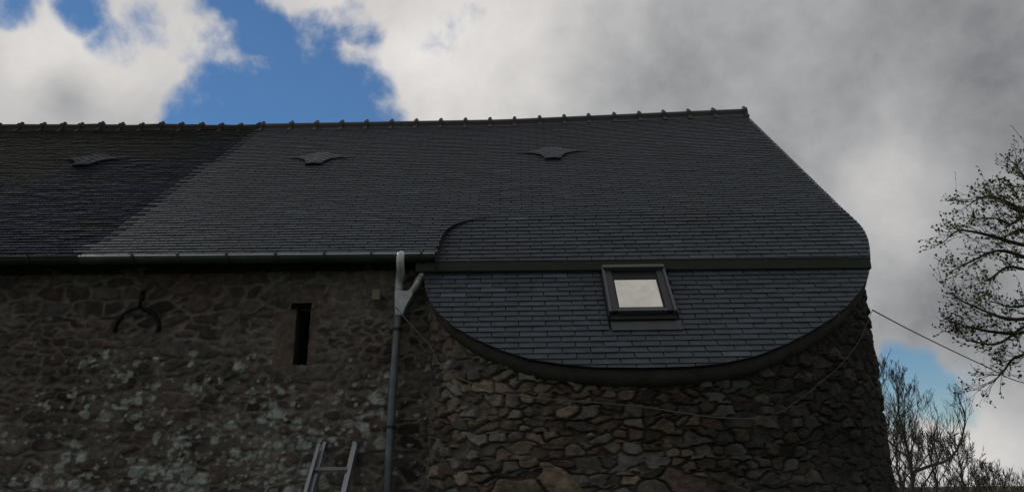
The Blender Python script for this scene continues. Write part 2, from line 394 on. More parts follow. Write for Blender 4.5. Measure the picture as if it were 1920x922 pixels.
# ---------------------------------------------------------------- lower steep slope of the tower
ts = MB(); CENX = 1.6
smin = min(s for x, s in Scurve)
fTop = unS(1200, 487)[1]; fBot = unS(1200, 507)[1]
sky_px = [(1129, 512), (1243, 512), (1270, 606), (1142, 606)]
sk = [unS(*q) for q in sky_px]; print('skylight', sk)
SX0, SX1 = (sk[0][0]+sk[3][0])/2, (sk[1][0]+sk[2][0])/2; Ss1 = unS(1190, 511)[1]; Ss0 = unS(1205, 595)[1]; SF0 = unS(1205, 621)[1]
print('sky size', SX1-SX0, Ss1-Ss0, 'S range', smin, fTop, fBot)
EX2 = EXP; print('row check S', (unS(1060,512)[1]-unS(1060,675)[1])/14, 'M', (unM(1200,274)[1]-unM(1200,304)[1])/6, (unM(1200,364)[1]-unM(1200,392)[1])/4)
k = int(-smin/EX2)+2
row = 0
for r_ in range(k, -1, -1):
    s0 = -r_*EX2-.0; s1 = s0+EX2
    if s0 > .0: continue
    off = (row % 2)*WD/2+rs.uniform(-.008, .008); row += 1; xl = -2.6+off
    while xl < 5:
        x0, x1 = xl+.0042, xl+WD-.0042; xl += WD; a, b = s0+rs.uniform(-.0012, .0012), s1+.012
        if s0 >= -.001: b = min(b, .02)
        pieces = [(x0, x1)]
        if a < Ss1+.0 and b > SF0+.03:
            l, r2 = SX0-.015, SX1+.03; pieces = []
            if x0 < l: pieces.append((x0, min(x1, l)))
            if x1 > r2: pieces.append((max(x0, r2), x1))
        for u0, u1 in pieces:
            if u1-u0 < .012: continue
            slate(ts, S_, [(u0, a), (u1, a), (u1, b), (u0, b)], s0, s1, Shull, col=newcol(), hook=(u1-u0 > .15))
ts.m = 2; ts.cur = (.02, .02, .02)
cxm = sum(p[0] for p in Shull)/len(Shull); csm = sum(p[1] for p in Shull)/len(Shull)
inner = [(cxm+(x-cxm)*.992, csm+(s-csm)*.992) for x, s in Shull]
deck(ts, S_, inner, -.003, -.045)
roof_t = ts.build('roof', [mt_new, mt_hook, mt_under], tower, col=True)
# plan of the tower wall = eave curve, set in a little
lowc = [(x, s) for x, s in Scurve if s < fTop+.0]                       # right to left
lowc = [(x, s) for x, s in lowc]
P3 = np.array([S_(x, s) for x, s in lowc])
def resample(P, n):
    d = np.r_[0, np.cumsum(np.linalg.norm(np.diff(P, axis=0), axis=1))]; t = np.linspace(0, d[-1], n)
    return np.array([np.interp(t, d, P[:, i]) for i in range(P.shape[1])]).T
def smooth(P, it):
    for _ in range(it):
        Q = P.copy(); Q[1:-1] = (P[:-2]+2*P[1:-1]+P[2:])/4; P = Q
    return P
eave = smooth(resample(P3[::-1], 160), 30)                                # left to right
print('eave', eave[0], eave[80], eave[-1])
def normals2(P):
    t = np.gradient(P[:, :2], axis=0); t /= np.linalg.norm(t, axis=1)[:, None]+1e-9; return np.c_[t[:, 1], -t[:, 0]]   # outward (towards the viewer)
en = normals2(eave)
# ---------------------------------------------------------------- numpy noise
rg = np.random.default_rng(5); TB = rg.random((256, 256))
def vn(x, y, sd=0):
    x = x+sd*17.3; y = y+sd*9.1; xi = np.floor(x).astype(int); yi = np.floor(y).astype(int); fx = x-xi; fy = y-yi
    fx = fx*fx*(3-2*fx); fy = fy*fy*(3-2*fy); g2 = lambda a, b: TB[a & 255, b & 255]
    return (g2(xi, yi)*(1-fx)+g2(xi+1, yi)*fx)*(1-fy)+(g2(xi, yi+1)*(1-fx)+g2(xi+1, yi+1)*fx)*fy
def fbm(x, y, o=4, sd=0, ro=.5):
    a = 0; w = 1; tt = 0
    for k in range(o): a = a+w*vn(x*2**k, y*2**k, sd+k); tt += w; w *= ro
    return a/tt
def hsh(i, j, k=0): return TB[(i*7+j*131+k*57) & 255, (i*91+j*13+k*29+(i*j)) & 255]
def voro(U, V, su, sv, p=3., sd=0, jit=.42):
    x = U/su; y = V/sv; x = x+.5*(np.floor(y) % 2); xi = np.floor(x).astype(int); yi = np.floor(y).astype(int)
    f1 = np.full(U.shape, 9.); f2 = f1.copy(); idx = np.zeros(U.shape, int); idy = idx.copy(); ox = np.zeros(U.shape); oy = ox.copy()
    for a in (-1, 0, 1):
        for b in (-2, -1, 0, 1, 2):
            ci, cj = xi+b, yi+a; jx = .5+(hsh(ci, cj, sd)-.5)*2*jit; jy = .5+(hsh(ci, cj, sd+1)-.5)*2*jit
            dx = ci+jx-x; dy = cj+jy-y; w = .78+.44*hsh(ci, cj, sd+2)
            d = ((np.abs(dx)*su/sv*.62)**p+np.abs(dy)**p)**(1/p)*w
            c = d < f1; f2 = np.where(c, f1, np.minimum(f2, d)); f1 = np.where(c, d, f1)
            idx = np.where(c, ci, idx); idy = np.where(c, cj, idy); ox = np.where(c, dx, ox); oy = np.where(c, dy, oy)
    return idx, idy, (f2-f1)*sv, ox*su, oy*sv
def ss(x, a, b): t = np.clip((x-a)/(b-a), 0, 1); return t*t*(3-2*t)
def stone_field(U, V, kind):
    """relief (m, outward) and colour of a rubble wall at wall coordinates U,V (m)"""
    wu = (fbm(U*4, V*4, 3, 1)-.5)*.07; wv = (fbm(U*3.3, V*3.3, 3, 4)-.5)*.07
    fu = (fbm(U*22, V*22, 2, 7)-.5)*.022; fv = (fbm(U*22, V*22, 2, 9)-.5)*.022
    if kind == 'tower':
        wu, wv, fu, fv = wu*.6, wv*.7, fu*.6, fv*.6
        big = ss(V+(fbm(U*2.2, V*2.2, 2, 3)-.5)*.9+.10*np.maximum(U-3.,0), 1.64, 1.50)
        A = voro(U+wu*.7+fu, V+wv+fv, .145, .108, 4.5, 0, .46); Bv = voro(U+wu+fu, V+wv+fv, .36, .25, 3.2, 11)
        c = big > .5; i, j, ed, ox, oy = [np.where(c, b, a) for a, b in zip(A, Bv)]
        i = i+c*1000; jw, rel = .005, .036
    else:
        A = voro(U+wu+fu, V+wv*.8+fv, .27, .15, 4, 3); Bv = voro(U+wu+fu, V+wv*.8+fv, .16, .09, 3.0, 23)
        c = fbm(U*.9, V*1.1, 2, 31) > .56; i, j, ed, ox, oy = [np.where(c, b, a) for a, b in zip(A, Bv)]
        i = i+c*1000; jw, rel = .012, .020
    h1, h2, h3, h4 = hsh(i, j, 40), hsh(i, j, 41), hsh(i, j, 42), hsh(i, j, 43)
    e_ = ss(ed, jw*(.5+h4), jw*(.5+h4)+(.012 if kind == 'tower' else .02))
    tl = 1. if kind == 'tower' else .35
    stone = e_*(rel*(.55+.9*h1)+tl*(h2-.5)*.32*ox+tl*(h3-.5)*.38*oy)
    if kind == 'tower': stone = stone+e_*.030*(np.abs(fbm(U*8+h1*50, V*8+h2*50, 4, 12)-.5)*-2+.2)+e_*(np.floor(h4*3)-1)*.006
    r_ = stone+(fbm(U*40, V*40, 3, 15)-.5)*.008+(fbm(U*1.5, V*1.5, 2, 18)-.5)*.05
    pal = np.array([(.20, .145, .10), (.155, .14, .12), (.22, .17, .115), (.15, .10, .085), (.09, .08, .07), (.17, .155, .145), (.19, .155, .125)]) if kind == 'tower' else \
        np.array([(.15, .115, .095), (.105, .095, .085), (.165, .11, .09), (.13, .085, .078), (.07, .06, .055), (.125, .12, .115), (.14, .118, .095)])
    k = (hsh(i, j, 44)*len(pal)).astype(int) % len(pal); col = pal[k]*(.7+.6*h3)[..., None]
    mort = np.array((.135, .112, .088)) if kind == 'tower' else np.array((.23, .19, .155))
    mv = .6+.8*fbm(U*2.2, V*2.2, 3, 50)
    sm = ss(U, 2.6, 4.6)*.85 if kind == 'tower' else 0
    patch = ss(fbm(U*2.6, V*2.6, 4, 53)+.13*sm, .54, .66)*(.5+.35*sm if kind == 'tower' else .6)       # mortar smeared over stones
    col = col*(e_*(1-patch))[..., None]+mort*(mv*(1-e_*(1-patch)))[..., None]
    if kind != 'tower': r_ = r_*(1-.4*patch)
    else:
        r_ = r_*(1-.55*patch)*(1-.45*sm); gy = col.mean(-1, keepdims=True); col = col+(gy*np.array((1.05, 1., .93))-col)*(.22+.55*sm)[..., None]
        col = col*(1-.42*sm)[..., None]  # tower shade painted into the stone, darker towards the right
    st = .5+1.*fbm(U*.9, V*.9, 4, 60); col = col*st[..., None]*(1. if kind == 'tower' else 1.25)
    # lichen: pale grey-green crust in patches and freckles
    dens = ss(2.9-V+(.25*(U-4.) if kind != 'tower' else -1.0)+(fbm(U*.8, V*.8, 2, 70)-.5)*1.6, -.6, 1.7)
    li = np.zeros(U.shape); u0, v0 = U[0], V[:, V.shape[1]//2]; du, dv = (U[0, -1]-U[0, 0])/(U.shape[1]-1), (V[-1, V.shape[1]//2]-V[0, V.shape[1]//2])/(V.shape[0]-1)
    edge = (fbm(U*26, V*26, 3, 71)-.5)*.042; rr = np.random.default_rng(77 if kind == 'tower' else 42)
    cen = np.c_[rr.uniform(U.min(), U.max(), 900), rr.uniform(0, V.max(), 900)]; cen = np.vstack([cen, np.c_[rr.uniform(U.min(), U.max(), 900), rr.uniform(0, V.max()*.75, 900)]]) if kind != 'tower' else cen
    def dn(u, v): return float(np.clip((3.15-v+(.16*(u-7.5) if kind != 'tower' else -1.0)+3.2*(float(fbm(np.array(u*.7), np.array(v*.9), 2, 70))-.5))/2.3, 0, 1))
    for cu, cv in cen:
        if rr.random() > dn(cu, cv)**1.5: continue
        for _ in range(rr.integers(2, 9)):
            bu, bv = cu+rr.normal(0, .11), cv+rr.normal(0, .06); r0 = float(np.clip(rr.lognormal(-4.1, .6), .008, .07)); st_ = rr.uniform(.55, 1.)
            ia, ib = int((bu-1.6*r0-U[0, 0])/du)-2, int((bu+1.6*r0-U[0, 0])/du)+3; ja, jb = int((bv-1.6*r0-v0[0])/dv)-3, int((bv+1.6*r0-v0[0])/dv)+4
            ia, ja = max(ia, 0), max(ja, 0)
            if ib <= ia or jb <= ja: continue
            w = (slice(ja, jb), slice(ia, ib)); dd = np.hypot((U[w]-bu)*.85, V[w]-bv)+edge[w]*min(1, r0/.03)
            li[w] = np.maximum(li[w], ss(dd, r0, r0*.72)*st_)
    li = li*(.45+.55*ss(ed, .0, .012))
    lc = np.array((.70, .82, .74))*(.65+.6*fbm(U*14, V*14, 3, 83))[..., None]
    if kind == 'tower': li = li*.55
    col = col*(1-li[..., None]*.85)+lc*li[..., None]*.85
    if kind != 'tower':
        gy = col.mean(-1, keepdims=True); col = col+(gy*np.array((1.06, 1., .92))-col)*.35
    return r_, col*((1.05-.40*ss(U, 2., 5.)) if kind == 'tower' else np.full(U.shape, .80))[..., None], li  # tower colour carries painted light: brighter left, darker right
def wall_mesh(name, S3, kind, parent, ztop, zbot=-.2, res=.0125, keep=None, U0=0., extra=None, zbc=None):
    """S3: plan points (x,y,nx,ny,u) resampled; ztop(arr of plan pts)->heights"""
    n = len(S3); zt = ztop(S3); zmax = zt.max(); rows = int((zmax-zbot)/res)
    w = np.linspace(0, 1, rows)[:, None]
    V = zbot+w*(zt[None, :]-zbot); U = np.broadcast_to(S3[:, 4]+U0, V.shape)
    r_, col, li = stone_field(U, V, kind)
    if extra is not None: r_, col = extra(U, V, r_, col)
    X = S3[:, 0]+S3[:, 2]*r_; Y = S3[:, 1]+S3[:, 3]*r_
    co = np.stack([X, Y, V], -1).reshape(-1, 3).astype('f4')
    a = (np.arange(rows-1)[:, None]*n+np.arange(n-1)[None, :]); fc = np.stack([a, a+1, a+n+1, a+n], -1)
    if keep is not None:
        um = (U[:-1, :-1]+U[1:, 1:])/2; vm = (V[:-1, :-1]+V[1:, 1:])/2; fc = fc[keep(um, vm)]
    fc = fc.reshape(-1, 4).astype('i4'); nf = len(fc)
    me = bpy.data.meshes.new(name); me.vertices.add(len(co)); me.vertices.foreach_set('co', co.ravel())
    me.loops.add(nf*4); me.loops.foreach_set('vertex_index', fc.ravel()); me.polygons.add(nf)
    me.polygons.foreach_set('loop_start', np.arange(nf, dtype='i4')*4); me.polygons.foreach_set('use_smooth', np.ones(nf, bool))
    me.update(calc_edges=True); me.materials.append(mt_stone)
    at = me.color_attributes.new('Col', 'FLOAT_COLOR', 'POINT'); c4 = np.c_[col.reshape(-1, 3), np.ones(len(co))].astype('f4'); at.data.foreach_set('color', c4.ravel())
    o = bpy.data.objects.new(name, me); C.collection.objects.link(o); o.parent = parent; o.matrix_parent_inverse = Matrix.Translation(parent.location).inverted()
    return o
# tower wall
INS = .11
wp = eave[:, :2]-en*INS
YB = 7.45
XG = XRm-.10
left = np.array([[wp[0, 0]-.01, YB+.1], [wp[0, 0]-.005, (YB+wp[0, 1])/2]])
right = np.array([[max(wp[-1, 0], XG), wp[-1, 1]+.25], [XG, 8.6], [XG, 11.4]])
full = np.vstack([left, wp, right])
full = resample(full, 400); full = smooth(full, 6)
Lw = np.linalg.norm(np.diff(full, axis=0), axis=1).sum(); nW = int(Lw/.0125); full = resample(full, nW)
nn = normals2(full); uu = np.r_[0, np.cumsum(np.linalg.norm(np.diff(full, axis=0), axis=1))]
S3 = np.c_[full, nn, uu]
def roof_z(x, y, off):
    # underside of the roofs above a plan point
    P0 = M_(x, sB); zS = P0[2]+(y-P0[1])*tan(aS); v = (y-Ye)/(Yr-Ye); zM = ze(x)*(1-v)+zr(x)*v
    return (zS if y < P0[1] else zM if y < Yr else zr(x)-(y-Yr)*tan(aM))-off
def zt_t(S): return np.array([roof_z(x, min(y, 10.9), .10) for x, y in S[:, :2]])
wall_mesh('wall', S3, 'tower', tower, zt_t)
# main wall
YW = 7.30
XW1 = eave[0, 0]+.12; XW0 = -11.0
nx = int((XW1-XW0)/.0125); Xw = np.linspace(XW0, XW1, nx); S3m = np.c_[Xw, np.full(nx, YW), np.zeros(nx), -np.ones(nx), Xw-XW0]
ztw = onY(400, 500, YW)[2]
sl = [onY(*q, YW) for q in ((556, 580), (583, 580), (579, 683), (552, 683))]; SLX0, SLX1 = (sl[0][0]+sl[3][0])/2, (sl[1][0]+sl[2][0])/2; SLZ0, SLZ1 = sl[3][2], sl[0][2]
LN = [onY(*q, YW) for q in ((548, 569), (588, 569), (587, 581))]; LNX0, LNX1, LNZ1, LNZ0 = LN[0][0], LN[1][0], LN[0][2], LN[2][2]
print('slit', SLX0, SLX1, SLZ0, SLZ1)
JB = [(onY(517, 600, YW)[0], onY(600, 600, YW)[0])][0]
def inslit(X, Z): return ((X > SLX0) & (X < SLX1) & (Z > SLZ0) & (Z < SLZ1+.02)) | ((X > LNX0) & (X < LNX1) & (Z > LNZ0) & (Z < LNZ1))
def keepm(U, V): return ~inslit(U+XW0, V)
def extra(U, V, r_, col):
    X = U+XW0; z1 = SLZ1+.005
    for (a, b, z0, z_1, c) in ((JB[0], SLX0, SLZ0-.02, LNZ0, (.17, .125, .105)), (SLX1, JB[1], SLZ0, LNZ0, (.175, .13, .11)), (SLX0-.30, SLX1+.12, LNZ1, LNZ1+.17, (.14, .115, .10)), (SLX0-.22, SLX1+.25, SLZ0-.16, SLZ0-.01, (.14, .125, .105))):
        dx = np.minimum(X-a, b-X)+.02*(fbm(U*6, V*6, 2, 90)-.5); dz = np.minimum(V-z0, z_1-V)+.02*(fbm(U*6, V*6, 2, 93)-.5)
        t = ss(np.minimum(dx, dz), 0, .014); hh = .022+(fbm(U*8, V*8, 3, 95)-.5)*.012
        r_ = r_*(1-t)+hh*t; col = col*(1-.85*t)[..., None]+np.array(c)*(.6+.8*fbm(U*5, V*5, 4, 97))[..., None]*(.85*t)[..., None]
    return r_, col
wall_mesh('wall', S3m, 'house', house, lambda S: np.full(len(S), ztw), keep=keepm, extra=extra, res=.0125)
# slit reveal
sr = MB()
def reveal(x0, x1, z0, z1, y1):
    y0 = YW-.02; sr.poly([(x0, y0, z0), (x0, y0, z1), (x0+.03, y1, z1), (x0+.03, y1, z0)]); sr.poly([(x1, y0, z0), (x1-.03, y1, z0), (x1-.03, y1, z1), (x1, y0, z1)])
    sr.poly([(x0, y0, z1), (x1, y0, z1), (x1, y1, z1), (x0, y1, z1)]); sr.poly([(x0, y0, z0), (x0, y1, z0+.05), (x1, y1, z0+.05), (x1, y0, z0)])
reveal(SLX0-.004, SLX1+.004, SLZ0-.004, SLZ1+.03, YW+.45)
sr.m = 1; sr.poly([(SLX0-.2, YW+.44, SLZ0-.2), (SLX1+.2, YW+.44, SLZ0-.2), (SLX1+.2, YW+.44, LNZ1+.1), (SLX0-.2, YW+.44, LNZ1+.1)])  # black sheet paints the unlit interior behind the slit
sr.m = 0; z0, z1 = LNZ0, LNZ1
sr.poly([(LNX0-.004, YW-.02, z0), (LNX0-.004, YW-.02, z1), (LNX0, YW+.045, z1), (LNX0, YW+.045, z0)]); sr.poly([(LNX1+.004, YW-.02, z0), (LNX1, YW+.045, z0), (LNX1, YW+.045, z1), (LNX1+.004, YW-.02, z1)])
sr.poly([(LNX0, YW-.02, z1+.003), (LNX1, YW-.02, z1+.003), (LNX1, YW+.045, z1), (LNX0, YW+.045, z1)])
for a, b in ((LNX0, SLX0-.004), (SLX1+.004, LNX1)): sr.poly([(a, YW-.02, z0), (b, YW-.02, z0), (b, YW+.045, z0+.02), (a, YW+.045, z0+.02)])
sr.poly([(LNX0, YW+.0451, z0), (LNX1, YW+.0451, z0), (LNX1, YW+.0451, z1), (LNX0, YW+.0451, z1)])
sr.build('slit_window', [mt_mortar, mt_dark], house)
# eave: mortar/wall-plate band under the gutter, soffit boards, and simple rear and end walls
eb = MB(); eb.box(((XW0+XW1)/2, YW+.03, (ztw+ze(-2))/2+.02), (XW1-XW0, .12, abs(ze(-2)-ztw)+.18)); 
eb.build('wall_plate', mt_wood, house)
wl = MB(); wl.c = []
def wbox(c, sz):
    wl.cur = (.12, .105, .09); wl.box(c, sz)
wbox(((XW0+XG)/2, Yr+3.8, 1.6), (XG-XW0, .3, 4.0)); wbox((XW0-.05, 10.9, 1.8), (.3, 7.2, 4.2))
for x in (XG-.06, XW0+.0):                   # gable walls
    zt_ = [(7.6, roof_z(min(x, XRr), 7.7, .12)), (Yr, zr(min(x, XRr))-.16), (Yr+3.9, roof_z(min(x, XRr), Yr+3.9, .12))]
    pf = [(7.6, -.2)]+zt_+[(Yr+3.9, -.2)]
    a = [wl.vert((x-.14, y, z)) for y, z in pf]; b = [wl.vert((x-.02, y, z)) for y, z in pf]; wl.face(a); wl.face(b[::-1])
    for k in range(5): wl.face([a[k-1], b[k-1], b[k], a[k]])
wl.build('rear_wall', mt_stone, house, col=True)
# cornice of the tower: smooth mortar band under the curved eave
cn = MB()
def cz(i): return eave[i, 2]
pts = [np.array([eave[i, 0], eave[i, 1], eave[i, 2]]) for i in range(len(eave))]
side = lambda i: np.array([en[i, 0], en[i, 1], 0])
cn.sweep(pts, [(-.022, -.015), (-.026, -.075), (-.036, -.108), (-.07, -.140), (-.24, -.165), (-.24, .0)], side)
cn.build('cornice', mt_mortar, tower, smooth=True)
# green box gutter across the tower
pL, pR = unS(1000, 506), unS(1600, 505)
YF = S_(1.5, fBot)[1]-.05
gl, gr = onY(780, 491, YF), onY(1631, 484, YF); gb = onY(780, 510, YF)[2]-gl[2]; gbr = onY(1631, 499, YF)[2]-gr[2]
print('fascia h', gb, gbr)
fg = MB(); nseg = 24
hgt = -(gb+gbr)/2
fp = [gl+(gr-gl)*t/nseg for t in range(nseg+1)]
fg.sweep(fp, [(0, 0), (0, -hgt), (.012, -hgt-.012), (.16, -hgt-.012), (.16, -hgt+.01), (.02, -hgt+.01), (.012, 0)], lambda i: np.array([0, 1., 0]))
tg = fg.build('box_gutter', mt_green, tower)
for t in (.12, .33, .56, .77):
    sm_ = MB(); sm_.box(gl+(gr-gl)*t+np.array([0, -.0015, -hgt/2]), (.035, .004, hgt-.004)); sm_.build('seam', mt_green, tg, bevel=.001)
rim = MB(); rim.tube([p+np.array([0, .002, .004]) for p in fp], .008, 8); rim.build('rim', mt_clad, tg)
ends = MB()
for p in (gl, gr):
    ends = MB(); ends.box(p+np.array([0, .08, -hgt/2-.004]), (.006, .155, hgt+.006)); ends.build('end_cap', mt_green, tg)
# main gutters: half round
def gutter(x0, x1, m_, label, nbr, parent):
    mb = MB(); z0, z1 = ze(x0)-.035, ze(x1)-.035; R = .062; Yc = Ye-.02
    prof = [(R*cos(t), -R*sin(t)) for t in np.linspace(0, pi, 11)]+[((R-.004)*cos(t), -(R-.004)*sin(t)) for t in np.linspace(pi, 0, 11)]
    n = 12; P = [np.array([x0+(x1-x0)*k/n, Yc, z0+(z1-z0)*k/n]) for k in range(n+1)]
    mb.sweep(P, prof, lambda i: np.array([0, 1., 0]))
    o = mb.build('gutter', m_, parent, smooth=True); tag(o, label)
    bd = MB(); bd.tube([p+np.array([0, -R, .004]) for p in P], .010, 10); bd.build('bead', mt_bead if m_ is mt_gut else m_, o, smooth=True)
    for x in nbr:
        z = ze(x)-.035; br = MB(); R2 = R+.006
        pr = [(R2*cos(t), -R2*sin(t)) for t in np.linspace(-.0, pi, 9)]
        br.sweep([np.array([x-.012, Yc, z]), np.array([x+.012, Yc, z])], pr+[((R2+.004)*cos(t), -(R2+.004)*sin(t)) for t in np.linspace(pi, 0, 9)], lambda i: np.array([0, 1., 0]))
        br.box((x, Yc-R2-.004, z+.006), (.024, .02, .03)); br.build('bracket', m_, o)
    n = 10
    for x, z in ((x0, z0), (x1, z1)):
        ec = MB()
        a = [ec.vert((x+.003, Yc+R*cos(t), z-R*sin(t))) for t in np.linspace(0, pi, n)]; b = [ec.vert((x-.003, Yc+R*cos(t), z-R*sin(t))) for t in np.linspace(0, pi, n)]
        ec.face(a); ec.face(b[::-1])
        for k in range(1, n): ec.face([a[k-1], b[k-1], b[k], a[k]])
        ec.build('end_cap', m_, o)
    return o
XJ = onY(155, 484, Ye)[0]; XE = onY(817, 480, Ye)[0]
brx = [onY(p, 484, Ye-.06)[0] for p in (250, 335, 426, 518, 609, 697, 791)]
gutter(XJ+.005, XE, mt_gut, 'bright new zinc gutter', brx, house)
gutter(-11.3, XJ-.005, mt_oldzinc, 'old blackened gutter', [XJ-.5-.5*k for k in range(3)], house)
# downpipe with swan neck, funnel and branch
YP = YW-.10
def pz(px, py, Y=YP): return onY(px, py, Y)
xg = onY(752, 490, Ye-.02)[0]
d1 = MB(); Pn = [np.array([xg, Ye-.03, ze(xg)-.085]), np.array([xg, Ye-.03, ze(xg)-.13]), np.array([xg-.003, Ye-.0, ze(xg)-.19]), pz(749, 521), pz(748, 530), pz(748, 552)]
# visible elbow in front of the gutter outlet
el = [np.array([xg+.002, Ye-.095, ze(xg)-.055]), np.array([xg, Ye-.105, ze(xg)-.09])]
xp = onY(750, 500, Ye-.1)[0]
d1.tube([np.array([xp, Ye-.055, ze(xg)-.030]), np.array([xp, Ye-.085, ze(xg)-.045]), np.array([xp, Ye-.098, ze(xg)-.08]), np.array([xp-.002, Ye-.085, ze(xg)-.13]), np.array([xp-.003, Ye-.02, ze(xg)-.20]),
         pz(749, 522), pz(748, 531), pz(747.5, 552)], [.036, .040, .040, .040, .040, .040, .040, .040], 14)
dp = MB(); 
dp.tube([pz(746, 586), pz(743, 640), pz(736, 740), pz(729, 860), np.array([*pz(726, 905)[:2], .05])], .040, 14)
dpo = dp.build('downpipe', mt_pipe, house, smooth=True)
d1.build('swan_neck', mt_zinc, dpo, smooth=True)
hp = MB(); a = [pz(742, 549), pz(775, 549)]; b = [pz(742, 592), pz(750, 592)]
def quadring(xl, xr_, z, d, Yc=YP): return [(xl, Yc-d, z), (xr_, Yc-d, z), (xr_, Yc+d, z), (xl, Yc+d, z)]
rg_ = [quadring(a[0][0], a[1][0], a[0][2]+.01, .055), quadring(a[0][0], a[1][0], a[0][2]-.035, .055), quadring(a[0][0]+.002, a[1][0]-.06, a[0][2]-.14, .046), quadring(b[0][0], b[0][0]+.072, b[0][2], .038)]
vi = [[hp.vert(p) for p in r_] for r_ in rg_]
for u0, u1 in zip(vi, vi[1:]):
    for k in range(4): hp.face([u0[k], u1[k], u1[(k+1) % 4], u0[(k+1) % 4]])
hp.face(vi[0]); hp.face(vi[-1][::-1])
hp.build('hopper', mt_zinc, dpo, bevel=.006)
cl = MB(); c0 = pz(744, 617); cl.tube([c0+np.array([0, 0, -.014]), c0+np.array([0, 0, .014])], .047, 14); cl.box(c0+np.array([-.03, .05, 0]), (.10, .06, .02)); cl.build('clamp', mt_oldzinc, dpo)
c1 = pz(733, 800); cl = MB(); cl.tube([c1+np.array([0, 0, -.014]), c1+np.array([0, 0, .014])], .047, 14); cl.box(c1+np.array([-.03, .05, 0]), (.10, .06, .02)); cl.build('clamp', mt_oldzinc, dpo)
bp = MB(); bp.tube([onY(792, 509, YF+.06), onY(790, 521, YF+.06)], .036, 12); bp.tube([onY(785, 523, 7.12), onY(781, 534, 7.14), onY(775, 543, 7.17), onY(766, 551, YP)], .034, 12)
bp.tube([onY(790, 518, YF+.06), onY(785, 525, 7.12)], .033, 12)
bpo = bp.build('branch_pipe', mt_zinc, tower, smooth=True)
# skylight
skl = MB(); nSv = nS; ex = np.array([1., 0, 0]); ey = -dS
RS = np.stack([ex, ey, nS], 1)
def sbox(mb, x0, x1, s0, s1, h0, h1):
    p = S_((x0+x1)/2, (s0+s1)/2, (h0+h1)/2); mb.box(p, (x1-x0, s1-s0, h1-h0), RS)
W_ = .060; H0, H1 = -.01, .085
skl_o = None
fr = MB(); fr.cur = (.1, .1, .1)
sbox(fr, SX0+.02, SX0+.085, Ss0+.01, Ss1-.04, H0, H1-.012); sbox(fr, SX1-.085, SX1-.02, Ss0+.01, Ss1-.04, H0, H1-.012)
sbox(fr, SX0+.085, SX1-.085, Ss0+.01, Ss0+.075, H0, H1-.02); sbox(fr, SX0+.085, SX1-.085, Ss1-.055, Ss1-.03, H0, H1-.02)
skl_o = fr.build('skylight', mt_clad, tower, bevel=.004)
tag(skl_o, 'dark grey framed roof window with pale reflecting pane')
for u in (SX0-.004, SX1-.021):
    cld = MB(); sbox(cld, u, u+.025, Ss0-.012, Ss1, -.01, H1+.004); cld.build('side_rail', mt_trim, skl_o, bevel=.003)
tp = MB(); sbox(tp, SX0+.002, SX1-.002, Ss1-.055, Ss1-.004, 0, H1+.022); tp.build('top_hood', mt_trim, skl_o, bevel=.008)
bt = MB(); sbox(bt, SX0+.08, SX1-.08, Ss0+.0, Ss0+.035, .03, H1-.004); bt.build('bottom_bar', mt_trim, skl_o, bevel=.004)
gs = MB(); sbox(gs, SX0+.083, SX1-.083, Ss0+.07, Ss1-.12, .02, .052); gs.build('glass_pane', mt_glass, skl_o)
gk = MB()
for q in ((SX0+.083, SX0+.100, Ss0+.07, Ss1-.12), (SX1-.100, SX1-.083, Ss0+.07, Ss1-.12)): sbox(gk, *q, .02, .060)
sbox(gk, SX0+.086, SX1-.086, Ss1-.185, Ss1-.056, .01, .058); sbox(gk, SX0+.004, SX1-.004, Ss0-.068, Ss0-.001, -.005, H1-.045)  # black boxes paint the shaded gaps above and below the pane
gk.build('gasket_and_gap_shade', mt_dark, skl_o)
ap = MB(); sbox(ap, SX0+.005, SX1+.028, SF0, Ss0-.068, .008, .019); ap.build('flashing', mt_flash, skl_o, bevel=.002)
